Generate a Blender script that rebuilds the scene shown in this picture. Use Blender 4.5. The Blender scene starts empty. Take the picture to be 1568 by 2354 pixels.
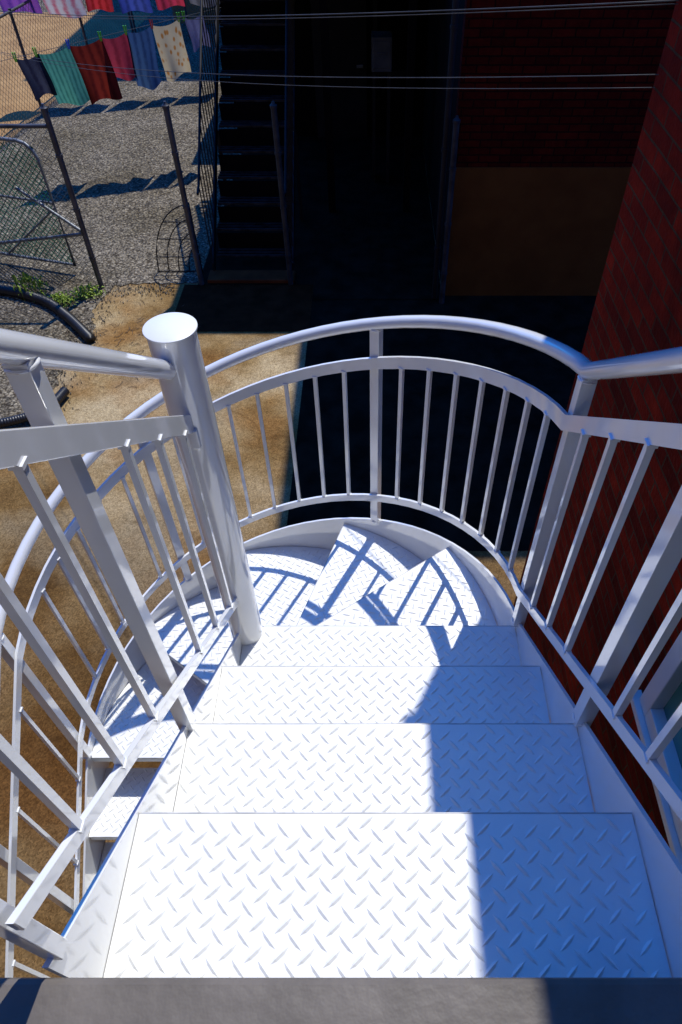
import bpy, math, random, bmesh
from mathutils import Vector, noise, Matrix
R=math.radians
random.seed(4)
HC=4.19
scene=bpy.context.scene
col=scene.collection
scene.view_settings.view_transform='Standard'
try: scene.view_settings.look='None'
except Exception: pass
scene.view_settings.exposure=0

# ------------------------------------------------------------------ helpers
def mesh_obj(name,verts,faces,mat=None,parent=None,smooth=False):
    me=bpy.data.meshes.new(name)
    me.from_pydata([tuple(v) for v in verts],[],faces)
    me.update()
    o=bpy.data.objects.new(name,me)
    col.objects.link(o)
    if mat: me.materials.append(mat)
    if smooth:
        for p in me.polygons: p.use_smooth=True
    if parent: o.parent=parent
    return o
def empty(name,loc=(0,0,0)):
    o=bpy.data.objects.new(name,None); o.location=loc; o.empty_display_size=.2
    col.objects.link(o); return o
def tag(o,label,cat,group=None,kind=None):
    o["label"]=label; o["category"]=cat
    if group: o["group"]=group
    if kind: o["kind"]=kind
    return o
class MB:
    def __init__(s): s.v=[]; s.f=[]
    def add(s,v,f):
        n=len(s.v); s.v+= [tuple(q) for q in v]; s.f+=[tuple(i+n for i in t) for t in f]
    def box(s,x0,x1,y0,y1,z0,z1):
        s.add([(x0,y0,z0),(x1,y0,z0),(x1,y1,z0),(x0,y1,z0),(x0,y0,z1),(x1,y0,z1),(x1,y1,z1),(x0,y1,z1)],
              [(3,2,1,0),(4,5,6,7),(0,1,5,4),(1,2,6,5),(2,3,7,6),(3,0,4,7)])
    def rbox(s,cx,cy,z0,z1,w,d,ang):
        c,sn=math.cos(ang),math.sin(ang); v=[]
        for z in (z0,z1):
            for a,b in ((-w/2,-d/2),(w/2,-d/2),(w/2,d/2),(-w/2,d/2)):
                v.append((cx+a*c-b*sn,cy+a*sn+b*c,z))
        s.add(v,[(3,2,1,0),(4,5,6,7),(0,1,5,4),(1,2,6,5),(2,3,7,6),(3,0,4,7)])
    def tube(s,pts,r,n=12,cap=True,rf=None):
        pts=[Vector(p) for p in pts]; up=Vector((0,0,1)); N=len(pts); v=[]
        for i,p in enumerate(pts):
            a=(p-pts[i-1]).normalized() if i>0 else (pts[1]-p).normalized()
            b=(pts[i+1]-p).normalized() if i<N-1 else a
            t=(a+b).normalized()
            ref=up if abs(t.z)<.95 else Vector((1,0,0))
            sx=t.cross(ref).normalized(); sy=sx.cross(t).normalized()
            rr=r if rf is None else rf(i)
            for k in range(n):
                q=2*math.pi*k/n
                v.append(p+sx*math.cos(q)*rr+sy*math.sin(q)*rr)
        f=[]
        for i in range(N-1):
            for k in range(n):
                k2=(k+1)%n
                f.append((i*n+k,i*n+k2,(i+1)*n+k2,(i+1)*n+k))
        if cap:
            f.append(tuple(range(n-1,-1,-1))); f.append(tuple((N-1)*n+k for k in range(n)))
        s.add(v,f)
    def bar(s,pts,w,h):
        pts=[Vector(p) for p in pts]; N=len(pts); v=[]
        for i,p in enumerate(pts):
            a=(p-pts[i-1]) if i>0 else (pts[1]-p)
            b=(pts[i+1]-p) if i<N-1 else a
            a=Vector((a.x,a.y,0)).normalized(); b=Vector((b.x,b.y,0)).normalized()
            t=(a+b).normalized(); nrm=Vector((t.y,-t.x,0))
            for sx,sz in ((-1,-1),(1,-1),(1,1),(-1,1)):
                v.append(p+nrm*sx*w/2+Vector((0,0,sz*h/2)))
        f=[]
        for i in range(N-1):
            for k in range(4):
                k2=(k+1)%4
                f.append((i*4+k,i*4+k2,(i+1)*4+k2,(i+1)*4+k))
        f.append((3,2,1,0)); f.append(tuple((N-1)*4+k for k in range(4)))
        s.add(v,f)
    def obj(s,name,mat,parent=None,smooth=False,bevel=0):
        o=mesh_obj(name,s.v,s.f,mat,parent,smooth)
        if bevel:
            m=o.modifiers.new('b','BEVEL'); m.width=bevel; m.segments=2; m.limit_method='ANGLE'; m.angle_limit=R(50)
        return o
def autosmooth(o,ang=40):
    me=o.data
    for p in me.polygons: p.use_smooth=True
    try: me.set_sharp_from_angle(angle=R(ang))
    except Exception: pass

# ------------------------------------------------------------------ materials
def newmat(name):
    m=bpy.data.materials.new(name); m.use_nodes=True
    nt=m.node_tree; b=nt.nodes['Principled BSDF']
    return m,nt,b
def N(nt,t,**k):
    n=nt.nodes.new(t)
    for a,v in k.items(): setattr(n,a,v)
    return n
def ramp(nt,fac,stops):
    r=N(nt,'ShaderNodeValToRGB'); e=r.color_ramp.elements
    while len(e)<len(stops): e.new(.5)
    for i,(p,c) in enumerate(stops):
        e[i].position=p; e[i].color=(c[0],c[1],c[2],1)
    nt.links.new(fac,r.inputs[0]); return r.outputs[0]
def coords(nt): return N(nt,'ShaderNodeTexCoord').outputs['Object']
def noise_t(nt,vec,scale,detail=4,rough=.55):
    n=N(nt,'ShaderNodeTexNoise'); n.inputs['Scale'].default_value=scale; n.inputs['Detail'].default_value=detail
    n.inputs['Roughness'].default_value=rough; nt.links.new(vec,n.inputs['Vector']); return n.outputs[0]
def bump(nt,b,h,strength,dist):
    n=N(nt,'ShaderNodeBump'); n.inputs['Strength'].default_value=strength; n.inputs['Distance'].default_value=dist
    nt.links.new(h,n.inputs['Height']); nt.links.new(n.outputs[0],b.inputs['Normal']); return n
def mixc(nt,fac,a,b,mode='MIX'):
    n=N(nt,'ShaderNodeMix',data_type='RGBA',blend_type=mode)
    if isinstance(fac,(int,float)): n.inputs[0].default_value=fac
    else: nt.links.new(fac,n.inputs[0])
    for s,v in ((6,a),(7,b)):
        if isinstance(v,tuple): n.inputs[s].default_value=(v[0],v[1],v[2],1)
        else: nt.links.new(v,n.inputs[s])
    return n.outputs[2]

def painted(name,c1,c2,rough,scale=3,bs=.15,bd=.002,bscale=60,metal=0,spec=.5):
    m,nt,b=newmat(name); co=coords(nt)
    nz=noise_t(nt,co,scale,5)
    nt.links.new(ramp(nt,nz,[(.35,c1),(.65,c2)]),b.inputs['Base Color'])
    b.inputs['Roughness'].default_value=rough; b.inputs['Metallic'].default_value=metal
    b.inputs['Specular IOR Level'].default_value=spec
    if bs: bump(nt,b,noise_t(nt,co,bscale,3),bs,bd)
    return m
white=painted('white_paint',(.80,.80,.79),(.86,.86,.85),.10,5,.10,.0012,30,0,1.0)
white.node_tree.nodes['Principled BSDF'].inputs['Coat Weight'].default_value=.8
white.node_tree.nodes['Principled BSDF'].inputs['Coat Roughness'].default_value=.05
edgem=painted('grey_edge_paint',(.38,.38,.38),(.58,.57,.55),.5,25)  # grey tone for the thin strip along each tread's front edge
def mk_tread():
    m,nt,b=newmat('tread_paint'); co=coords(nt)
    base=ramp(nt,noise_t(nt,co,5,7,.68),[(.3,(.76,.76,.75)),(.6,(.83,.83,.80))])
    dirt=ramp(nt,noise_t(nt,co,55,3,.7),[(.66,(0,0,0)),(.76,(1,1,1))])
    dm=N(nt,'ShaderNodeMath',operation='MULTIPLY'); dm.inputs[1].default_value=.35
    nt.links.new(dirt,dm.inputs[0])
    nt.links.new(mixc(nt,dm.outputs[0],base,(.55,.50,.42)),b.inputs['Base Color'])
    b.inputs['Roughness'].default_value=.36
    bump(nt,b,noise_t(nt,co,25,3),.1,.002)
    return m
treadm=mk_tread()
greyp=painted('grey_textured_paint',(.120,.104,.088),(.170,.148,.127),.5,8,.6,.004,38,0,.2)
darkmetal=painted('dark_metal',(.006,.006,.007),(.013,.013,.015),.6,3,.15,.002,60,0,.3)
galv=painted('galvanised_steel',(.12,.13,.13),(.24,.25,.25),.45,9,.2,.001,60,.3)
galvdark=painted('weathered_steel',(.045,.045,.048),(.09,.09,.095),.45,9,.2,.001,60,.2)
postdim=painted('dull_post_steel',(.02,.021,.022),(.05,.052,.055),.6,9,.2,.001,60,.1,.3)
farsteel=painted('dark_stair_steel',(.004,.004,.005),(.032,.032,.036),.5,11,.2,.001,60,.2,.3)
dimbox=painted('dull_box_paint',(.06,.07,.07),(.12,.13,.13),.6)
wirem=painted('chain_link_wire',(.06,.07,.055),(.11,.12,.09),.5,9,0)
greenwire=painted('green_wire',(.008,.12,.065),(.02,.20,.11),.5,9,0,spec=.2)
blackplastic=painted('black_plastic',(.010,.010,.011),(.020,.020,.021),.42,10)
cablem=painted('cable_grey',(.055,.055,.055),(.09,.09,.09),.6,9,0)
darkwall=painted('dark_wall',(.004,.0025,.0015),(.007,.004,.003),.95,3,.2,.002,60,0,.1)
shadepave=painted('painted_ground_shade',(.008,.005,.003),(.020,.014,.009),.95,4,.5,.006,80,0,.05)  # near-black ground tone, deep shade put into the colour
redshade=painted('painted_red_shade',(.030,.009,.003),(.065,.019,.007),.9,5,.5,.006,50,0,.05)  # dark red ground tone with shade put into the colour
redwood=painted('red_brown_deck',(.09,.022,.007),(.15,.040,.012),.85,6,.3,.003,40,0,.1)
beige=painted('beige_stucco',(.115,.042,.0075),(.15,.057,.011),.95,3,.5,.004,120,0,.1)
tanwall=painted('tan_stucco',(.30,.17,.065),(.42,.25,.10),.95,2,.4,.004,90,0,.2)
addedwall=painted('added_house_render',(.18,.14,.10),(.25,.20,.15),.95,2,.3,.004,90,0,.1)
woodm=painted('weathered_board',(.10,.06,.035),(.17,.11,.06),.8,7)
frame_m=painted('window_frame_paint',(.80,.82,.80),(.86,.88,.86),.3)
def glassm():
    m,nt,b=newmat('window_glass'); b.inputs['Base Color'].default_value=(.07,.28,.24,1)
    b.inputs['Roughness'].default_value=.10; b.inputs['Specular IOR Level'].default_value=.6
    bump(nt,b,noise_t(nt,coords(nt),3,2),.05,.01); return m
glass=glassm()
def brickm(name,axis,c1,c2,mortar,row=.0605,wid=.19,ms=.004,lo=.62):
    m,nt,b=newmat(name); co=coords(nt)
    sp=N(nt,'ShaderNodeSeparateXYZ'); nt.links.new(co,sp.inputs[0])
    cb=N(nt,'ShaderNodeCombineXYZ'); nt.links.new(sp.outputs[axis],cb.inputs[0]); nt.links.new(sp.outputs[2],cb.inputs[1])
    wn=N(nt,'ShaderNodeTexNoise'); wn.inputs['Scale'].default_value=7; wn.inputs['Detail'].default_value=3; nt.links.new(cb.outputs[0],wn.inputs['Vector'])
    wv=mixc(nt,.010,cb.outputs[0],wn.outputs['Color'],'ADD')
    br=N(nt,'ShaderNodeTexBrick'); nt.links.new(wv,br.inputs['Vector'])
    br.inputs['Scale'].default_value=1; br.inputs['Brick Width'].default_value=wid; br.inputs['Row Height'].default_value=row
    br.inputs['Mortar Size'].default_value=ms; br.inputs['Mortar Smooth'].default_value=.2; br.inputs['Bias'].default_value=0
    br.inputs['Color1'].default_value=(*c1,1); br.inputs['Color2'].default_value=(*c2,1); br.inputs['Mortar'].default_value=(*mortar,1)
    nz=ramp(nt,noise_t(nt,co,16,6,.75),[(.3,(.5,.45,.45)),(.7,(1.25,1.15,1.1))])
    big=ramp(nt,noise_t(nt,co,1.6,5,.65),[(.35,(lo,lo*.95,lo*.95)),(.65,(1.15,1.15,1.15))])
    c=mixc(nt,.7,br.outputs[0],nz,'MULTIPLY'); c=mixc(nt,1.0,c,big,'MULTIPLY')
    nt.links.new(c,b.inputs['Base Color'])
    b.inputs['Roughness'].default_value=.9
    b.inputs['Specular IOR Level'].default_value=.08
    inv=N(nt,'ShaderNodeMath',operation='SUBTRACT'); inv.inputs[0].default_value=1; nt.links.new(br.outputs[1],inv.inputs[1])
    ad=N(nt,'ShaderNodeMath',operation='MULTIPLY_ADD'); nt.links.new(noise_t(nt,co,80,4),ad.inputs[0]); ad.inputs[1].default_value=.35
    nt.links.new(inv.outputs[0],ad.inputs[2])
    bump(nt,b,ad.outputs[0],1,.010)
    return m
brick_y=brickm('red_brick_side',1,(.29,.019,.005),(.13,.009,.003),(.10,.055,.026),.050,.16,.0034,.5)
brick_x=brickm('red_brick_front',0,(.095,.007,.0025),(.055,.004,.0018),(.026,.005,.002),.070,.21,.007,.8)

def concrete():
    m,nt,b=newmat('stained_concrete'); co=coords(nt)
    big=noise_t(nt,co,.7,6,.55)
    c=ramp(nt,big,[(.34,(.14,.078,.027)),(.43,(.24,.15,.057)),(.50,(.34,.24,.115)),(.60,(.46,.36,.21))])
    rust=ramp(nt,noise_t(nt,co,1.15,5,.52),[(.48,(0,0,0)),(.62,(1,1,1))])
    rm=N(nt,'ShaderNodeMath',operation='MULTIPLY'); rm.inputs[1].default_value=.65; nt.links.new(rust,rm.inputs[0])
    c=mixc(nt,rm.outputs[0],c,(.25,.122,.034))
    off=N(nt,'ShaderNodeMapping'); off.inputs['Location'].default_value=(7.3,2.1,0); nt.links.new(co,off.inputs['Vector'])
    gp=ramp(nt,noise_t(nt,off.outputs[0],1.0,5,.5),[(.52,(0,0,0)),(.64,(1,1,1))])
    gm=N(nt,'ShaderNodeMath',operation='MULTIPLY'); gm.inputs[1].default_value=.55; nt.links.new(gp,gm.inputs[0])
    c=mixc(nt,gm.outputs[0],c,(.33,.28,.19))
    vo=N(nt,'ShaderNodeTexVoronoi'); vo.inputs['Scale'].default_value=120; nt.links.new(co,vo.inputs['Vector'])
    sp=ramp(nt,vo.outputs['Color'],[(.15,(.50,.46,.40)),(.6,(1,1,1)),(.9,(1.45,1.4,1.3))])
    c=mixc(nt,.75,c,sp,'MULTIPLY')
    fine=ramp(nt,noise_t(nt,co,22,5,.7),[(.38,(.68,.65,.60)),(.56,(1.05,1.05,1.05))])
    c=mixc(nt,.5,c,fine,'MULTIPLY')
    stain=ramp(nt,noise_t(nt,co,3.1,3,.5),[(.30,(.55,.48,.38)),(.42,(1,1,1))])
    c=mixc(nt,.6,c,stain,'MULTIPLY')
    wn=N(nt,'ShaderNodeTexNoise'); wn.inputs['Scale'].default_value=2.5; nt.links.new(co,wn.inputs['Vector'])
    wv=mixc(nt,.25,co,wn.outputs['Color'])
    vc=N(nt,'ShaderNodeTexVoronoi',feature='DISTANCE_TO_EDGE'); vc.inputs['Scale'].default_value=.33; nt.links.new(wv,vc.inputs['Vector'])
    ck=ramp(nt,vc.outputs['Distance'],[(.0,(.6,.55,.48)),(.003,(1,1,1))])
    c=mixc(nt,.5,c,ck,'MULTIPLY')
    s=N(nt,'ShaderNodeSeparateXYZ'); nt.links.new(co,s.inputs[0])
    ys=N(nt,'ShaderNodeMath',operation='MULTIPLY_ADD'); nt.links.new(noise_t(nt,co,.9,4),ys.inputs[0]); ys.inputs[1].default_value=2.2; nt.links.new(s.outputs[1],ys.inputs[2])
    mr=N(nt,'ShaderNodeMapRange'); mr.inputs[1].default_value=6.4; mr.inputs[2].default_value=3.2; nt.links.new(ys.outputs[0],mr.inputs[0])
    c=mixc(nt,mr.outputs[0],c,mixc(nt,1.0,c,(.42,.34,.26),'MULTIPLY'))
    nt.links.new(c,b.inputs['Base Color']); b.inputs['Roughness'].default_value=.75
    b.inputs['Specular IOR Level'].default_value=.05
    bump(nt,b,noise_t(nt,co,70,3,.5),.25,.003)
    return m
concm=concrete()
def gravelm():
    m,nt,b=newmat('grey_gravel'); co=coords(nt)
    wn=N(nt,'ShaderNodeTexNoise'); wn.inputs['Scale'].default_value=20; nt.links.new(co,wn.inputs['Vector'])
    wm=mixc(nt,.03,co,wn.outputs['Color'])
    vo=N(nt,'ShaderNodeTexVoronoi'); vo.inputs['Scale'].default_value=40; nt.links.new(wm,vo.inputs['Vector'])
    c=ramp(nt,vo.outputs['Color'],[(.1,(.085,.08,.07)),(.45,(.20,.18,.15)),(.75,(.31,.28,.225)),(.95,(.50,.46,.38))])
    d=ramp(nt,vo.outputs['Distance'],[(.4,(1,1,1)),(.8,(.28,.25,.22))])
    c=mixc(nt,1,c,d,'MULTIPLY')
    big=ramp(nt,noise_t(nt,co,.9,6,.65),[(.32,(.60,.54,.40)),(.66,(1.14,1.08,.98))])
    c=mixc(nt,1,c,big,'MULTIPLY')
    nt.links.new(c,b.inputs['Base Color']); b.inputs['Roughness'].default_value=.9
    b.inputs['Specular IOR Level'].default_value=.15
    inv=N(nt,'ShaderNodeMath',operation='SUBTRACT'); inv.inputs[0].default_value=1; nt.links.new(vo.outputs['Distance'],inv.inputs[1])
    bump(nt,b,inv.outputs[0],1,.02)
    return m
gravm=gravelm()

# ------------------------------------------------------------------ ground
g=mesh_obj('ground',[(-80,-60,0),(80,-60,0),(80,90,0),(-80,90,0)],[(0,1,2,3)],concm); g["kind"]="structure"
def jn(x,y): return noise.noise(Vector((x*1.7,y*1.7,3)))*.16+noise.noise(Vector((x*9,y*9,1)))*.05
v=[];f=[]
n=110; y0,y1=4.72,7.45
for i in range(n+1):
    y=y0+(y1-y0)*i/n
    e=-3.1+jn(-3.1,y)-(.25*max(0,1-(y-y0)/.2)**2)
    v+=[(-30,y,.004),(e,y,.004)]
for i in range(n): q=2*i; f.append((q,q+1,q+3,q+2))
gr=mesh_obj('gravel_bed',v,f,gravm); gr["kind"]="structure"
v=[];f=[]; n=160
for i in range(n+1):
    x=-3.3+(1.9)*i/n; yy=7.30+jn(x,7.3)+.12*(x+3.1)/2
    v+=[(x,yy,.008),(x,40,.008)]
for i in range(n): q=2*i; f.append((q,q+2,q+3,q+1))
m_=len(v); v+=[(-30,7.452,.008),(-3.3,7.452,.008),(-3.3,40,.008),(-30,40,.008)]; f.append((m_,m_+1,m_+2,m_+3))
gr=mesh_obj('gravel_yard',v,f,gravm); gr["kind"]="structure"
tp=mesh_obj('paved_path',[(-14,11.6,.012),(-5.9,11.6,.012),(-5.3,20,.012),(-14,20,.012)],[(0,1,2,3)],tanwall); tp["kind"]="structure"
dp=mesh_obj('passage_shade_sheet',[(-2.06,7.36,.012),(-.698,7.36,.012),(-.698,7.04,.012),(.788,7.04,.012),(.788,12,.012),(-2.06,12,.012)],[(0,1,5),(1,4,5),(1,3,4),(1,2,3)],shadepave); dp["kind"]="structure"  # dark sheet that paints in the shade under far stairs and porch
dp=mesh_obj('yard_shade_sheet',[(-.70,3.36,.004),(14,3.36,.004),(14,7.129,.004),(-.70,7.129,.004)],[(0,1,2,3)],shadepave); dp["kind"]="structure"  # dark sheet that paints the far building's cast shadow onto the concrete
dp=mesh_obj('red_shade_sheet',[(-2.22,6.40,.008),(-.70,6.40,.008),(-.70,7.37,.008),(-2.22,7.37,.008)],[(0,1,2,3)],redshade); dp["kind"]="structure"  # reddish dark sheet, balcony and stair shade painted onto the ground
mb=MB()
for i in range(900):
    if random.random()<.6:
        x=-3.1+random.gauss(0,.10); y=random.uniform(4.8,7.2)
    else:
        x=random.uniform(-3.1,-2.3); y=7.28+random.gauss(0,.10)
    s=random.uniform(.005,.014); a=random.uniform(0,3)
    v=[]
    for dx,dy,dz in ((1,0,0),(0,.7,0),(-1,.1,0),(0,-.8,0),(.2,0,.8),(0,0,-.2)):
        v.append((x+s*(dx*math.cos(a)-dy*math.sin(a)),y+s*(dx*math.sin(a)+dy*math.cos(a)),s*.2+s*dz+.008))
    mb.add(v,[(0,1,4),(1,2,4),(2,3,4),(3,0,4),(1,0,5),(2,1,5),(3,2,5),(0,3,5)])
st=mb.obj('loose_gravel',gravm); tag(st,"loose grey gravel stones scattered on the concrete border","gravel",kind="stuff")

# ------------------------------------------------------------------ staircase
CX,CY=-.37,1.14; RO=.81; CR=.047; COLX=-.383; COLY=CY-.02
def outer(t,off=0):
    if t<0: x,y,Z,a= CX+RO,CY+t,1.79+.8*t,math.pi/2
    elif t<=1:
        a=t*math.pi
        x,y,Z,a= CX+RO*math.cos(a),CY+RO*math.sin(a),1.79+t,a+math.pi/2
    else: x,y,Z,a= CX-RO,CY-(t-1),2.79+.8*(t-1),-math.pi/2
    return x+off*math.sin(a),y-off*math.cos(a),Z,a
def opath(t0,t1,up,off=0):
    ts=[t0]
    marks=[-1+.1*i for i in range(0,11)]+[i/36 for i in range(0,37)]+[1+.125*i for i in range(0,20)]
    for m in sorted(set(round(q,5) for q in marks)):
        if t0+1e-4<m<t1-1e-4: ts.append(m)
    ts.append(t1)
    P=[]
    for t in ts:
        x,y,Z,a=outer(t,off)
        P.append((x,y,HC-Z+up))
    return P
SC=empty('spiral_staircase',(COLX,CY,0))
tag(SC,"white painted steel spiral staircase with diamond plate treads","staircase")
def fix(o,par):
    o.parent=par; o.matrix_parent_inverse=Matrix.Translation(-par.location)
    return o
def sub(o,par):
    o.parent=par; o.matrix_parent_inverse=Matrix.Identity(4)
    return o

def lens(mb,cx,cy,z,ang,L=.035,w=.0072,h=.0032):
    c,s=math.cos(ang),math.sin(ang)
    P=[(-.5*L,0,0),(-.2*L,-w/2,0),(.2*L,-w/2,0),(.5*L,0,0),(.2*L,w/2,0),(-.2*L,w/2,0),(-.2*L,0,h),(.2*L,0,h)]
    mb.add([(cx+a*c-b*s,cy+a*s+b*c,z+q) for a,b,q in P],[(0,1,6),(0,6,5),(1,2,7,6),(5,6,7,4),(2,3,7),(3,4,7)])
def inside(p,poly):
    x,y=p; r=False; j=len(poly)-1
    for i in range(len(poly)):
        xi,yi=poly[i]; xj,yj=poly[j]
        if (yi>y)!=(yj>y) and x<(xj-xi)*(y-yi)/(yj-yi)+xi: r=not r
        j=i
    return r
def tread(poly,z,rot,ox,oy,lip=None):
    mb=MB(); n=len(poly); th=.006
    top=[(x,y,z) for x,y in poly]; bot=[(x,y,z-th) for x,y in poly]
    f=[tuple(range(n)),tuple(range(2*n-1,n-1,-1))]
    for i in range(n):
        j=(i+1)%n; f.append((i,i+n,j+n,j))
    mb.add(top+bot,f)
    if lip:
        (a,b)=lip; a=Vector((a[0],a[1],0)); b=Vector((b[0],b[1],0)); t=(b-a).normalized(); nrm=Vector((-t.y,t.x,0))
        cen=Vector((sum(p[0] for p in poly)/n,sum(p[1] for p in poly)/n,0))
        if (cen-a).dot(nrm)<0: nrm=-nrm
        A0,B0=a.copy(),b.copy()
        a2=a+nrm*.005; b2=b+nrm*.005
        zz0,zz1=z-.045,z-th-.0003
        a=a+nrm*.0005; b=b+nrm*.0005
        v=[(a.x,a.y,zz0),(b.x,b.y,zz0),(b2.x,b2.y,zz0),(a2.x,a2.y,zz0),(a.x,a.y,zz1),(b.x,b.y,zz1),(b2.x,b2.y,zz1),(a2.x,a2.y,zz1)]
        mb.add(v,[(3,2,1,0),(4,5,6,7),(0,1,5,4),(1,2,6,5),(2,3,7,6),(3,0,4,7)])
    g=.0275; ar=rot+R(42); c,s=math.cos(ar),math.sin(ar)
    for i in range(-44,45):
        for j in range(-44,45):
            lx,ly=i*g,j*g
            x=ox+lx*c-ly*s; y=oy+lx*s+ly*c
            ok=all(inside((x+dx,y+dy),poly) for dx,dy in ((.011,.011),(-.011,.011),(.011,-.011),(-.011,-.011)))
            if ok: lens(mb,x,y,z+.0001,ar+(math.pi/2 if (i+j)%2 else 0))
    nf=len(mb.f)
    if lip:
        p0=A0-nrm*.0003; p1=B0-nrm*.0003; q0=A0-nrm*.0024; q1=B0-nrm*.0024
        v=[]
        for zz in (z-.010,z+.0006):
            for p in (p0,p1,q1,q0): v.append((p.x,p.y,zz))
        mb.add(v,[(3,2,1,0),(4,5,6,7),(0,1,5,4),(1,2,6,5),(2,3,7,6),(3,0,4,7)])
    o=mb.obj('tread',treadm); o.data.materials.append(edgem)
    for p in o.data.polygons:
        if p.index>=nf: p.material_index=1
    fix(o,SC)
XI=-.392
for k in range(1,5):
    yn=.14+.25*k; z=HC-(.99+.2*k)
    x1=CX+RO-.006
    poly=[(XI,yn-.285),(x1,yn-.285),(x1,yn),(XI,yn)]
    if k==4: poly=[(XI,yn-.285),(x1,yn-.285),(x1,yn),(COLX+.05,yn),(COLX+.03,yn-.05),(XI,yn-.05)]
    tread(poly,z,0,.02+.007*k,yn-.012-.004*k,((XI if k<4 else COLX+.05,yn),(x1,yn)))
for k in range(5,10):
    a1=R(36*(k-4)); a0=R(36*(k-5))
    z=HC-(.99+.2*k); rr=RO-.006; r0=.03
    back=.045
    bx,by=math.sin(a0)*back,-math.cos(a0)*back
    poly=[]
    poly.append((CX+r0*math.cos(a0)+bx,CY+r0*math.sin(a0)+by))
    rb=math.sqrt(rr*rr-back*back)
    poly.append((CX+rb*math.cos(a0)+bx,CY+rb*math.sin(a0)+by))
    for i in range(0,9):
        a=a0+(a1-a0)*i/8; poly.append((CX+rr*math.cos(a),CY+rr*math.sin(a)))
    poly.append((CX+r0*math.cos(a1),CY+r0*math.sin(a1)))
    tread(poly,z,a1,CX+.4*math.cos((a0+a1)/2),CY+.4*math.sin((a0+a1)/2),
          ((CX+r0*math.cos(a1),CY+r0*math.sin(a1)),(CX+rr*math.cos(a1),CY+rr*math.sin(a1))))
for k in range(10,16):
    yn=CY-.25*(k-9); z=HC-(.99+.2*k); x0=CX-RO+.006
    poly=[(x0,yn),(XI,yn),(XI,yn+.285),(x0,yn+.285)]
    tread(poly,z,0,-.8,yn+.01,((x0,yn),(XI,yn)))
mb=MB(); mb.bar(opath(-.998,2.74,-.105),.008,.27); o=mb.obj('outer_stringer',white); autosmooth(o,25); fix(o,SC)
def ipath(y0,y1,up,x=-.397,low=False):
    P=[]
    n=6
    for i in range(n+1):
        y=y0+(y1-y0)*i/n
        Z=.99+.8*(y-.14) if not low else 2.79+.8*(CY-y)
        P.append((x,y,HC-Z+up))
    return P
mb=MB(); mb.bar(ipath(.143,1.09,-.115),.008,.25); o=mb.obj('inner_stringer',white); fix(o,SC)
mb=MB(); mb.bar(ipath(1.09,-.58,-.105,low=True),.008,.27); o=mb.obj('inner_stringer',white); fix(o,SC)
mb=MB(); ztop=HC-.722
mb.tube([(COLX,COLY,0.0),(COLX,COLY,ztop-.0045)],CR,48); NC=mb.obj('newel_column',white); autosmooth(NC,50); fix(NC,SC)
mb=MB(); mb.tube([(COLX,COLY,ztop-.004),(COLX,COLY,ztop-.001),(COLX,COLY,ztop)],CR,56,rf=lambda i:(CR+.004,CR+.004,CR+.0025)[i]); c=mb.obj('column_cap',treadm); autosmooth(c,50); sub(c,NC)
HH=.95; HU=.815; HL=.18; HT=.019; IO=-.0215
P=[(CX+RO,-1.0,HC-.99+HH),(CX+RO,.05,HC-.99+HH)]+opath(-1,2.6,HH)
mb=MB(); mb.tube(P,HT,20); OR=mb.obj('outer_handrail',white); autosmooth(OR,50); fix(OR,SC)
P=[(CX+RO+IO,-1.0,HC-.99+HU)]+opath(-1,2.55,HU,IO)
mb=MB(); mb.bar(P,.009,.044); o=mb.obj('upper_rail_bar',white); autosmooth(o,25); sub(o,OR)
P=[(CX+RO+IO,-1.0,HC-.99+HL)]+opath(-1,2.55,HL,IO)
mb=MB(); mb.bar(P,.009,.034); o=mb.obj('lower_rail_bar',white); autosmooth(o,25); sub(o,OR)
def weld(mb,x,y,z,r):
    n=14; v=[]; f=[]
    for k in range(n):
        a=2*math.pi*k/n
        for q in range(5):
            b=2*math.pi*q/5; rr=r+.0028*math.cos(b)*(1+.4*math.sin(k*2.3)); v.append((x+rr*math.cos(a),y+rr*math.sin(a),z+.0028*math.sin(b)))
    for k in range(n):
        for q in range(5):
            f.append((k*5+q,((k+1)%n)*5+q,((k+1)%n)*5+(q+1)%5,k*5+(q+1)%5))
    mb.add(v,f)
posts=[-.95,-.5,0,62/180,124/180,1.0,1.5,2.0,2.5]
for t in posts:
    x,y,Z,a=outer(t)
    mb=MB()
    mb.rbox(x,y,HC-Z+.02,HC-Z+HH-.012,.032,.032,a)
    weld(mb,x,y,HC-Z+HH-.018,.018); weld(mb,x,y,HC-Z+.032,.018)
    o=mb.obj('post',white,bevel=.003); sub(o,OR)
def bal(x,y,z0,z1,a,par,w=.0125):
    mb=MB(); mb.rbox(x,y,z0,z1,w,w,a)
    mb.rbox(x,y,z0-.001,z0+.005,w+.005,w+.005,a); mb.rbox(x,y,z1-.005,z1+.001,w+.005,w+.005,a)
    o=mb.obj('baluster',white); sub(o,par)
cnt=[3,3,7,7,6,3,3,3]
for i,n in enumerate(cnt):
    for j in range(n):
        t=posts[i]+(posts[i+1]-posts[i])*(j+1)/(n+1)
        x,y,Z,a=outer(t,IO)
        bal(x,y,HC-Z+HL+.012,HC-Z+HU-.018,a,OR)
IX=-.397; JX=IX+.0215
P=[(IX,-1.0,HC-.99+HH),(IX,.05,HC-.99+HH)]+[(IX,y,HC-(.99+.8*(y-.14))+HH) for y in (.14,.3,.5,.7,.9,1.10)]
mb=MB(); mb.tube(P,HT,20); IR=mb.obj('inner_handrail',white); autosmooth(IR,50); fix(IR,SC)
mb=MB(); mb.bar([(JX,y,HC-(.99+.8*(y-.14))+HU) for y in (.06,.3,.6,1.085)],.010,.050); o=mb.obj('upper_rail_bar',white,bevel=.0015); sub(o,IR)
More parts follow.
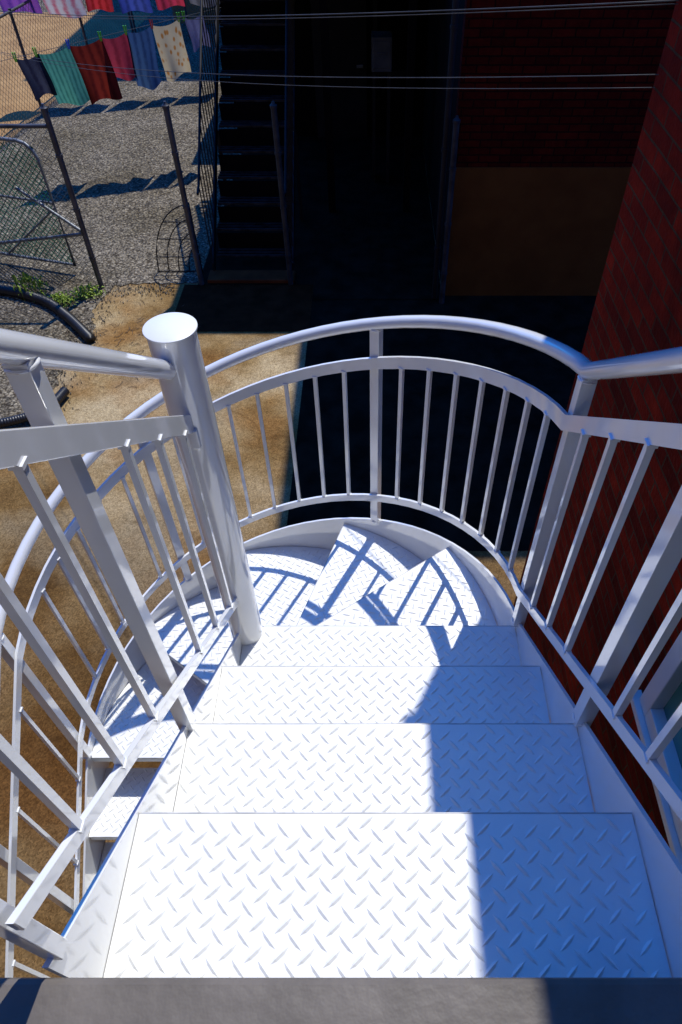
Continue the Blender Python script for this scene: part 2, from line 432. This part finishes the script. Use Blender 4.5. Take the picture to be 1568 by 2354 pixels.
mb=MB(); mb.bar([(JX,y,HC-(.99+.8*(y-.14))+HL) for y in (.155,.3,.6,1.085)],.010,.032); o=mb.obj('lower_rail_bar',white,bevel=.0015); sub(o,IR)
for y in (.165,.64):
    Z=.99+.8*(y-.14); w_=.022 if y<.2 else .029
    mb=MB(); mb.rbox(IX,y,HC-Z+(.005 if y<.2 else -.02),HC-Z+HH-.012,w_,w_,0)
    weld(mb,IX,y,HC-Z+HH-.020,.018)
    o=mb.obj('post',white,bevel=.003); sub(o,IR)
for a,b in ((.165,.64),(.64,1.14)):
    for j in range(3):
        y=a+(b-a)*(j+1)/4; Z=.99+.8*(y-.14)
        bal(JX,y,HC-Z+HL+.012,HC-Z+HU-.02,0,IR,.0115)
mb=MB(); mb.rbox(JX+.002,COLY-CR-.000,HC-.985,HC-.935,.018,.016,0)
o=mb.obj('bracket',white,bevel=.002); fix(o,SC)

# ------------------------------------------------------------------ landing underfoot
mb=MB(); mb.box(-1.3,.745,-1.6,.135,HC-.99-.20,HC-.99+.0)
L=mb.obj('balcony_landing',greyp,bevel=.008)
tag(L,"grey textured painted landing at the stair head","landing")

# ------------------------------------------------------------------ brick house beside the stairs
WX=.75; WY=2.07; WT=HC+1.40
BH=empty('brick_house',(WX,0,0)); tag(BH,"red brick house wall rising beside the white stairs","house")
wy0,wy1,wz0,wz1=-.25,.88,2.44,3.55
mb=MB()
mb.box(WX,WX+6,wy1,WY,0,WT); mb.box(WX,WX+6,-6,wy0,0,WT); mb.box(WX,WX+6,wy0,wy1,0,wz0); mb.box(WX,WX+6,wy0,wy1,wz1,WT)
o=mb.obj('wall',brick_y); fix(o,BH)
W=MB(); f=.055
W.box(WX-.015,WX+.05,wy0,wy0+f,wz0,wz1); W.box(WX-.015,WX+.05,wy1-f,wy1,wz0,wz1)
W.box(WX-.015,WX+.05,wy0+f,wy1-f,wz1-f,wz1); W.box(WX-.015,WX+.05,wy0+f,wy1-f,wz0,wz0+f); W.box(WX+.0,WX+.04,wy0+f,wy1-f,3.0,3.04)
win=W.obj('window',frame_m,bevel=.003); fix(win,BH)
mb=MB(); mb.box(WX+.02,WX+.026,wy0+f,wy1-f,wz0+f,wz1-f); o=mb.obj('pane',glass); sub(o,win)
mb=MB(); mb.box(WX-.03,WX+.03,wy0-.03,wy1+.03,wz0-.03,wz0-.002); o=mb.obj('sill',frame_m,bevel=.004); sub(o,win)
mb=MB(); mb.box(WX-.012,WX+6,-6,WY+.01,WT+.002,WT+.06); o=mb.obj('coping',galv); fix(o,BH)
mb=MB(); mb.add([(.60,1.62,.0),(.62,1.62,.0),(WX-.004,1.64,1.0),(WX-.025,1.64,1.0),(.60,1.72,0),(.62,1.72,0),(WX-.004,1.74,1.0),(WX-.025,1.74,1.0)],
        [(0,1,2,3),(7,6,5,4),(0,4,5,1),(1,5,6,2),(2,6,7,3),(3,7,4,0)])
o=mb.obj('wooden_board',woodm); tag(o,"weathered wooden board leaning on the brick wall","board")
HB=empty('unseen_landing_house',(-4,-1.7,0)); tag(HB,"unseen brown rendered house that carries the stair landing, put in to block sky light","house")  # out of view behind the camera, put in to cut the sky light
mb=MB(); mb.box(-13,.745,-8,-1.62,0,8.5); o=mb.obj('wall',addedwall); fix(o,HB)  # wall of the unseen landing house, blocks sky light
mb=MB(); mb.box(-.3,.6,-1.615,-1.58,3.2,5.3); d_=mb.obj('door',darkmetal); fix(d_,HB)  # door of the unseen landing house
mb=MB(); mb.rbox(-.2,-1.56,4.2,4.24,.1,.03,0); o=mb.obj('handle',galv); sub(o,d_)  # handle on the unseen landing house door
HN=empty('added_side_house',(-10,2,0)); tag(HN,"unseen brown rendered house added beside the yard to block sky light","house")  # out of view on the left, added only to block low sky light
mb=MB(); mb.box(-18,-9,-1.4,8.5,0,8); o=mb.obj('wall',addedwall); fix(o,HN)  # wall of the added side house, blocks sky light
mb=MB(); mb.box(-8.998,-8.96,2,3,1,2.3); o=mb.obj('window',darkmetal); fix(o,HN)  # window of the added side house

# ------------------------------------------------------------------ buildings across the yard
BA=empty('brick_building',(.79,7.14,0)); tag(BA,"dark red brick building with beige rendered base","building")
mb=MB(); mb.box(.80,9,7.13,7.3,0,1.42); o=mb.obj('rendered_base',beige); fix(o,BA)
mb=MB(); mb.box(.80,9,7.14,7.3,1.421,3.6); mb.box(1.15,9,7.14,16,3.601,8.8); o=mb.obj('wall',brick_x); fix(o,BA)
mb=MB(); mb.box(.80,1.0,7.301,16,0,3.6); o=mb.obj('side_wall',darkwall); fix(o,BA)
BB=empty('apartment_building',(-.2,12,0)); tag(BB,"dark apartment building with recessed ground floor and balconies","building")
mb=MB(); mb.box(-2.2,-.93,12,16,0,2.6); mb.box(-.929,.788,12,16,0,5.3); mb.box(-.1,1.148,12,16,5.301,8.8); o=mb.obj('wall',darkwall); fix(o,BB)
mb=MB(); mb.box(-1.6,.788,9.2,11.99,2.6,2.72); o=mb.obj('balcony_deck',darkmetal); fix(o,BB)
mb=MB(); mb.box(-1.10,1.148,8.75,15.9,5.32,5.45); o=mb.obj('balcony_deck',darkmetal); fix(o,BB)
for x in (-.6,.4):
    mb=MB(); mb.box(x,x+.09,9.25,9.34,0,2.6); o=mb.obj('balcony_support',darkwall); fix(o,BB)
mb=MB(); mb.box(-.9,-.1,11.96,11.998,0,2.05); dr=mb.obj('door',darkmetal); fix(dr,BB)
mb=MB(); mb.rbox(-.2,11.94,1.0,1.04,.1,.03,0); o=mb.obj('handle',galv,bevel=.005); sub(o,dr)
mb=MB(); mb.box(.0,.06,11.94,11.998,.9,2.2); mb.box(.54,.6,11.94,11.998,.9,2.2); mb.box(.06,.54,11.94,11.998,2.14,2.2); mb.box(.06,.54,11.94,11.998,.9,.96)
wn=mb.obj('window',darkmetal); fix(wn,BB)
mb=MB(); mb.box(.06,.54,11.97,11.985,.96,2.14); o=mb.obj('pane',darkwall); sub(o,wn)
mb=MB(); mb.box(-.02,.24,10.2,10.5,1.42,1.8); mb.box(.0,.22,10.19,10.199,1.46,1.76); mb.box(.04,.18,10.18,10.189,1.62,1.64)
o=mb.obj('storage_box',dimbox,bevel=.01)
for x in (.01,.21):
    m2=MB(); m2.box(x-.02,x+.02,10.22,10.48,0,1.418); q=m2.obj('leg',darkmetal); q.parent=o
tag(o,"pale metal storage box on legs under the porch","box")
mb=MB(); mb.tube([(.70,7.06,.02),(.70,7.06,3.4)],.03,12)
for z in (.6,1.6,2.6): mb.tube([(.70,7.06,z),(.70,7.06,z+.03)],.038,12)
o=mb.obj('downpipe',darkmetal); fix(o,BA)

BC=empty('rear_building',(-2,19,0)); tag(BC,"tan rendered building beyond the gravel yard","building")
mb=MB(); mb.box(-4.6,2.5,19,27,0,9.5); o=mb.obj('wall',tanwall); fix(o,BC)
mb=MB(); mb.box(-3.6,-2.4,18.95,18.998,0,2.1); dr=mb.obj('garage_door',darkwall); fix(dr,BC)

# ------------------------------------------------------------------ far metal staircase
FS=empty('metal_staircase',(-1.42,7.6,0)); tag(FS,"dark metal outdoor stairs with railings climbing to a balcony","staircase")
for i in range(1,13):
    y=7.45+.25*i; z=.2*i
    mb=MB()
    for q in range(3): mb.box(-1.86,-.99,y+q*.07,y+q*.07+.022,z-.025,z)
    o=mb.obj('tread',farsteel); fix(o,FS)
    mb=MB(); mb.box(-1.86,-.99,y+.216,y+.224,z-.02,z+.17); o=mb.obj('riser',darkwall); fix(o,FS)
for x in (-1.90,-.955):
    mb=MB(); mb.bar([(x,7.6,.08),(x,10.55,2.44)],.02,.16); o=mb.obj('stringer',darkmetal); fix(o,FS)
    mb=MB(); mb.tube([(x,7.5,1.0),(x,7.62,1.05),(x,10.55,3.39)],.015,8); hr=mb.obj('handrail',darkmetal); fix(hr,FS)
    for i in range(0,22):
        y=7.62+.138*i; z=.08+(y-7.6)*.8
        mb=MB(); mb.rbox(x,y,z,z+.95,.011,.011,0); o=mb.obj('baluster',darkmetal); sub(o,hr)
    mb=MB(); mb.box(x-.02,x+.02,9.0,9.04,0,1.12); o=mb.obj('support_leg',darkmetal); fix(o,FS)
mb=MB(); mb.box(-1.95,-.93,7.38,7.62,.013,.06); o=mb.obj('base_step',redwood,bevel=.01); fix(o,FS)
def arch(x0,y0,sx,h,n=12):
    return [(x0-sx*math.sin(math.pi*.5*i/n),y0,h*math.cos(math.pi*.5*i/n)) for i in range(n+1)]
mb=MB()
for k in range(4):
    s=.52-.12*k; h=.82-.17*k
    mb.tube(arch(-2.06,7.66+.015*k,s,h),.007,6)
for z in (.2,.42,.62):
    mb.tube([(-2.06,7.66,z),(-2.06-.52*math.sqrt(max(0,1-(z/.82)**2)),7.66,z)],.006,6)
mb.tube([(-2.06,7.66,0),(-2.06,7.66,.84)],.009,6); mb.tube([(-2.60,7.66,.02),(-2.06,7.66,.02)],.007,6)
o=mb.obj('wire_rack',darkmetal,smooth=True); tag(o,"curved dark wire rack standing on gravel by the stairs","rack")

# ------------------------------------------------------------------ fence posts, gate, chain link
def fpost(x,y,h=1.94,mat=galvdark,lab="grey steel fence post standing at the yard edge"):
    mb=MB(); mb.tube([(x,y,0),(x,y,h-.06)],.03,14)
    for z in (.35,.9,1.45): mb.tube([(x,y,z),(x,y,z+.03)],.036,14)
    mb.tube([(x,y,h-.06),(x,y,h-.035),(x,y,h-.02),(x,y,h)],.034,14,rf=lambda i:(.036,.036,.018,.012)[i])
    o=mb.obj('fence_post',mat); autosmooth(o,40); tag(o,lab,"fence post","steel fence posts"); return o
fpost(-2.02,7.38); fpost(-.97,7.38,mat=postdim); fpost(.78,6.98,mat=postdim,lab="grey steel post beside the beige wall corner")
fpost(-3.18,7.31,lab="steel gate post beside chain link fence")
def chain(p0,p1,z0,z1,pitch=.065,r=.0022):
    mb=MB(); p0=Vector(p0); p1=Vector(p1); Ld=(p1-p0).length; d=(p1-p0)/Ld; H=z1-z0
    nrm=Vector((-d.y,d.x,0))
    def pt(s,z,o):
        q=p0+d*s+nrm*o; return Vector((q.x,q.y,z0+z))
    n=int((Ld+H)/pitch)+1
    for sg in (1,-1):
        for i in range(n):
            c=i*pitch-(H if sg>0 else 0)
            if sg>0:
                za=max(0,-c); zb=min(H,Ld-c)
            else:
                za=max(0,c-Ld); zb=min(H,c)
            if zb-za<.02: continue
            k=max(1,int((zb-za)/.13))
            P=[pt(c+sg*(za+(zb-za)*q/k),za+(zb-za)*q/k,sg*.002) for q in range(k+1)]
            mb.tube(P,r,3,cap=False)
    return mb
def pipe(pts,r,name,mat,par=None):
    mb=MB(); mb.tube(pts,r,10); o=mb.obj(name,mat); autosmooth(o,50)
    if par: o.parent=par
    return o
F=pipe([(-3.18,7.31,1.74),(-6.6,7.31,1.74)],.02,'chain_link_fence',galvdark); tag(F,"grey chain link fence with steel top rail","fence")
o=chain((-4.9,7.31,0),(-3.2,7.31,0),.05,1.72,.085,.0026).obj('mesh',wirem,F)
def lp(s,z): return (-3.55-s*.96,7.62+s*.28,z)
gp=[lp(1.4,.12),lp(0,.12),lp(0,1.30),lp(.03,1.40),lp(.10,1.46),lp(.2,1.48),lp(1.4,1.48)]
G=pipe(gp,.020,'chain_link_gate',galv); tag(G,"open chain link gate with rounded frame and braces","gate")
pipe([lp(0,.85),lp(1.4,.85)],.014,'cross_bar',galv,G)
pipe([lp(0,.8),lp(.9,.14)],.012,'brace',galv,G)
o=chain(lp(1.4,0),lp(.02,0),.14,1.45,.074,.0052).obj('mesh',greenwire,G)
pipe([(-3.2,7.33,.66),(-3.9,7.62,1.02)],.018,'gate_stay_bar',galv,G)
pipe([(-3.2,7.33,.64),(-4.3,7.50,.45)],.018,'gate_stay_bar',galv,G)
def back(p,q,h,lab):
    F=pipe([(p[0],p[1],h),(q[0],q[1],h)],.02,'chain_link_fence',galvdark); tag(F,lab,"fence")
    chain((p[0],p[1],0),(q[0],q[1],0),.05,h-.02,.10,.003).obj('mesh',wirem,F)
    n=3
    for i in range(n+1):
        x=p[0]+(q[0]-p[0])*i/n; y=p[1]+(q[1]-p[1])*i/n
        pipe([(x,y,0),(x,y,h+.04)],.025,'post',galvdark,F)
back((-5.9,10.6),(-5.2,17.6),1.5,"long chain link fence beside the tan path")
back((-5.2,17.8),(-1.7,17.8),1.5,"chain link fence in front of the tan building")

# ------------------------------------------------------------------ washing lines and laundry
def cloth_mat(name,c1,c2,sc,dots=False):
    m,nt,b=newmat(name); co=N(nt,'ShaderNodeTexCoord').outputs['UV']
    if dots:
        vo=N(nt,'ShaderNodeTexVoronoi'); vo.inputs['Scale'].default_value=7; nt.links.new(co,vo.inputs['Vector'])
        c=ramp(nt,vo.outputs['Distance'],[(.22,c2),(.42,c1)])
    else:
        w=N(nt,'ShaderNodeTexWave'); w.inputs['Scale'].default_value=sc*.4; w.inputs['Distortion'].default_value=1.5; nt.links.new(co,w.inputs['Vector'])
        k=mixc(nt,.65,w.outputs['Color'],noise_t(nt,co,7,5,.65))
        c=ramp(nt,k,[(.3,c2),(.6,c1)])
    nt.links.new(c,b.inputs['Base Color']); b.inputs['Roughness'].default_value=.9
    b.inputs['Specular IOR Level'].default_value=.1
    tr=N(nt,'ShaderNodeBsdfTranslucent'); nt.links.new(c,tr.inputs[0])
    mx=N(nt,'ShaderNodeMixShader'); mx.inputs[0].default_value=.6
    nt.links.new(b.outputs[0],mx.inputs[1]); nt.links.new(tr.outputs[0],mx.inputs[2])
    nt.links.new(mx.outputs[0],nt.nodes['Material Output'].inputs[0])
    return m
def cloth(a,b,h,mat,label,seed,group,bil=None):
    rnd=random.Random(seed)
    a=Vector(a); b=Vector(b); nx,nz=18,16; d=(b-a); dn=d.normalized(); nr=Vector((-dn.y,dn.x,0)).normalized()
    v=[];f=[]; ph=rnd.uniform(0,6); sk=rnd.uniform(.0,.10); bl=rnd.uniform(.12,.34) if bil is None else bil
    for j in range(nz+1):
        for i in range(nx+1):
            s=i/nx; t=j/nz
            sag=-.04*4*s*(1-s)*(1-t*.6)
            p=a+d*s+Vector((0,0,-h*t*(1-.12*bl)+sag-.01+.02*math.sin(s*5+ph)*t))+nr*((.05*math.sin(s*6+ph)*t+.005*math.sin(s*15+ph*2))*(.3+t)+bl*t*(.6+.4*t))+dn*(sk*t+.012*math.sin(t*5+ph)*t)
            v.append(p)
    for j in range(nz):
        for i in range(nx):
            q=j*(nx+1)+i; f.append((q,q+1,q+nx+2,q+nx+1))
    o=mesh_obj('towel',v,f,mat,None,True)
    uv=o.data.uv_layers.new(name='UVMap')
    for lp_ in o.data.loops:
        i=lp_.vertex_index; uv.data[lp_.index].uv=((i%(nx+1))/nx,(i//(nx+1))/nz)
    tag(o,label,"towel",group)
pegm=[painted('peg_green',(.1,.5,.02),(.15,.6,.03),.4),painted('peg_blue',(.02,.08,.6),(.03,.1,.7),.4),painted('peg_red',(.6,.03,.02),(.7,.04,.02),.4)]
def peg(p,m):
    mb=MB(); x,y,z=p
    for s in (-1,1):
        mb.add([(x+s*.003,y-.007,z-.045),(x+s*.012,y-.007,z-.045),(x+s*.022,y-.007,z+.06),(x+s*.009,y-.007,z+.06),
                (x+s*.003,y+.007,z-.045),(x+s*.012,y+.007,z-.045),(x+s*.022,y+.007,z+.06),(x+s*.009,y+.007,z+.06)],
               [(0,1,2,3),(7,6,5,4),(0,4,5,1),(1,5,6,2),(2,6,7,3),(3,7,4,0)])
    o=mb.obj('clothes_peg',m); tag(o,"small plastic clothes peg clipped on a washing line","clothes peg","clothes pegs on the washing lines")
A=Vector((-4.58,10.1,1.60)); B=Vector((-2.19,11.0,1.91)); d0,d1=8.68,9.07
def onl(px):
    s=(px-30)/450; t=s*d0/(d1+s*(d0-d1)); return A+(B-A)*t
def lineobj(name,pts,r,lab,mat=cablem):
    mb=MB(); mb.tube(pts,r,6); o=mb.obj(name,mat,smooth=True); tag(o,lab,"washing line" if 'wash' in name else "cable"); return o
lineobj('washing_line',[A+(A-B)*1.2,A,B,B+(B-A)*.12],.003,"thin washing line carrying coloured towels over gravel")
items=[(35,88,.54,(.03,.032,.05),(.012,.012,.025),"dark navy towel hanging on the washing line"),
 (82,160,.74,(.06,.22,.165),(.028,.12,.095),"teal green checked towel hanging on the washing line"),
 (158,234,.74,(.15,.017,.011),(.07,.008,.007),"maroon red towel hanging on the washing line"),
 (232,292,.56,(.26,.027,.045),(.14,.014,.026),"crimson towel hanging on the washing line"),
 (290,348,.74,(.035,.075,.165),(.018,.038,.095),"blue towel hanging on the washing line"),
 (350,412,.74,(.38,.31,.20),(.30,.13,.035),"cream floral towel hanging on the washing line"),
 (424,466,.44,(.09,.09,.17),(.05,.05,.11),"faded purple towel hanging on the washing line")]
for i,(a,b,h,c1,c2,lab) in enumerate(items):
    pa,pb=onl(a),onl(b)
    cloth(pa,pb,h,cloth_mat('towel_cloth_%d'%i,c1,c2,[2,6,3,2,3,1,2][i],dots=(i==5)),lab,i,"towels on the washing line")
    peg(pa+Vector((0,-.01,0)),pegm[[0,0,1,0,0,2,0][i]])
peg(onl(412),pegm[0])
A2=Vector((-6.4,13.3,1.84)); B2=Vector((-2.3,14.5,1.80))
lineobj('washing_line',[A2,B2],.003,"washing line with clothes over the far gravel")
its2=[(.08,.22,.52,(.20,.06,.28),(.1,.03,.2),"purple shirt cloth on the far washing line"),(.24,.38,.6,(.4,.36,.36),(.35,.1,.13),"pale patterned cloth on the far washing line"),
 (.40,.50,.55,(.4,.025,.03),(.2,.01,.01),"bright red cloth on the far washing line"),(.51,.63,.6,(.04,.06,.25),(.02,.03,.12),"blue cloth on the far washing line"),(.65,.76,.56,(.4,.03,.06),(.2,.02,.03),"pink red cloth on the far washing line"),
 (.78,.93,.55,(.10,.10,.12),(.05,.05,.06),"dark grey cloth on the far washing line")]
for i,(a,b,h,c1,c2,lab) in enumerate(its2):
    cloth(A2+(B2-A2)*a,A2+(B2-A2)*b,h,cloth_mat('far_cloth_%d'%i,c1,c2,3),lab,i+20,"clothes on the far washing line",.25)
def cable(p,q,k,sag,lab,r):
    p=Vector(p);q=Vector(q);e=q+(q-p)*k; tq=1/(1+k)
    e=e+Vector((0,0,sag*4*tq*(1-tq)/tq))
    pts=[]
    for i in range(41):
        t=i/40; pts.append(p+(e-p)*t+Vector((0,0,-sag*4*t*(1-t))))
    lineobj('overhead_cable',pts,r,lab)
cable((.745,2.04,HC-.560),(-2.8,6,HC-1.50),.4,.12,"thin pulley cable strung from the brick wall",.0015)
cable((.745,2.04,HC-.590),(-2.8,6,HC-1.51),.4,.14,"thin lower pulley cable strung from the brick wall",.0012)
cable((.745,2.04,HC-.402),(-2.72,6,HC-1.245),.4,.065,"dark overhead cable crossing the yard",.0019)
cable((.745,2.04,HC-.409),(-2.72,6,HC-1.258),.4,.068,"dark twin overhead cable crossing the yard",.0014)

# ------------------------------------------------------------------ corrugated pipe, weeds, litter
def corr(pts,r,lab):
    P=[Vector(p) for p in pts]; out=[]
    for i in range(len(P)-1):
        p0=P[max(i-1,0)];p1=P[i];p2=P[i+1];p3=P[min(i+2,len(P)-1)]
        n=max(4,int((p2-p1).length/.0055))
        for k in range(n):
            t=k/n
            out.append(.5*((2*p1)+(-p0+p2)*t+(2*p0-5*p1+4*p2-p3)*t*t+(-p0+3*p1-3*p2+p3)*t**3))
    out.append(P[-1])
    mb=MB(); mb.tube(out,r,16,rf=lambda i:r*(1 if i%4<2 else .91))
    o=mb.obj('corrugated_pipe',blackplastic,smooth=True); tag(o,lab,"pipe","black corrugated drain pipes"); return o
corr([(-5.2,7.25,.06),(-4.36,7.18,.06),(-3.75,6.95,.06),(-3.35,6.6,.06),(-2.98,6.18,.055)],.055,"black corrugated drain pipe lying across gravel")
corr([(-5.0,4.3,.07),(-4.2,4.62,.07),(-3.5,4.78,.07),(-3.1,4.98,.07),(-2.98,5.3,.065)],.045,"black corrugated pipe edging the gravel bed")
def leafmat():
    m,nt,b=newmat('weed_leaf'); c=ramp(nt,noise_t(nt,coords(nt),30,3),[(.3,(.10,.18,.01)),(.7,(.32,.42,.02))])
    nt.links.new(c,b.inputs['Base Color']); b.inputs['Roughness'].default_value=.6; return m
lm=leafmat()
def weed(x,y,r,h,n,lab):
    mb=MB()
    for i in range(n):
        a=random.uniform(0,6.28); rr=r*math.sqrt(random.random())*random.uniform(.5,1.3); px=x+rr*math.cos(a)*1.4; py=y+rr*math.sin(a)
        hh=h*random.uniform(.3,1)*(1-rr/r*.4); la=random.uniform(0,6.28); w=random.uniform(.006,.014); L=random.uniform(.03,.07)
        hh=max(hh,.02)
        c,s=math.cos(la),math.sin(la)
        mb.add([(px,py,hh*.5),(px+c*L*.5-s*w,py+s*L*.5+c*w,hh),(px+c*L,py+s*L,hh*.85),(px+c*L*.5+s*w,py+s*L*.5-c*w,hh)],[(0,1,2,3)])
        mb.tube([(px,py,.0),(px,py,hh*.5)],.0015,3,cap=False)
    o=mb.obj('weed_plant',lm); tag(o,lab,"weed","weeds by the gate post")
weed(-3.95,7.15,.16,.30,120,"leafy green weed growing by the chain link fence")
weed(-3.55,6.98,.13,.14,170,"low yellow green weed on gravel")
weed(-3.28,7.12,.12,.16,160,"small yellow green weed beside the gate post")
mb=MB()
for i in range(160):
    x=random.gauss(-2.7,.45); y=random.gauss(6.1,.45); a=random.uniform(0,3.14); l=random.uniform(.02,.12)
    mb.tube([(x,y,.006),(x+l*.5*math.cos(a),y+l*.5*math.sin(a),.012),(x+l*math.cos(a+.3),y+l*math.sin(a+.3),.006)],.0025,4)
o=mb.obj('fallen_twigs',woodm); tag(o,"dry brown twigs scattered over the concrete","twigs",kind="stuff")

# ------------------------------------------------------------------ light
sun=bpy.data.lights.new('sun','SUN'); sun.energy=4.1; sun.angle=R(.5); sun.color=(1,.972,.90)
so=bpy.data.objects.new('sun',sun); col.objects.link(so)
dv=Vector((-.22,-.44,-1)); so.rotation_mode='QUATERNION'; so.rotation_quaternion=dv.to_track_quat('-Z','Y')
w=bpy.data.worlds.new('World'); scene.world=w; w.use_nodes=True; nt=w.node_tree
bg=nt.nodes['Background']; sk=nt.nodes.new('ShaderNodeTexSky'); sk.sky_type='NISHITA'; sk.sun_disc=False
sk.sun_elevation=R(63.8); sk.sun_rotation=R(26.6); sk.ozone_density=3
mx=nt.nodes.new('ShaderNodeMix'); mx.data_type='RGBA'; mx.blend_type='MULTIPLY'; mx.inputs[0].default_value=1
mx.inputs[7].default_value=(.03,.70,2.05,1)
nt.links.new(sk.outputs[0],mx.inputs[6]); nt.links.new(mx.outputs[2],bg.inputs[0]); bg.inputs[1].default_value=.12

cam=bpy.data.cameras.new('camera'); co=bpy.data.objects.new('camera',cam); col.objects.link(co)
co.location=(0,0,HC); co.rotation_euler=(R(42),0,0)
cam.sensor_fit='VERTICAL'; cam.sensor_height=36; cam.sensor_width=24; cam.lens=24; cam.shift_x=-.0314; cam.clip_start=.02; cam.clip_end=300
scene.camera=co
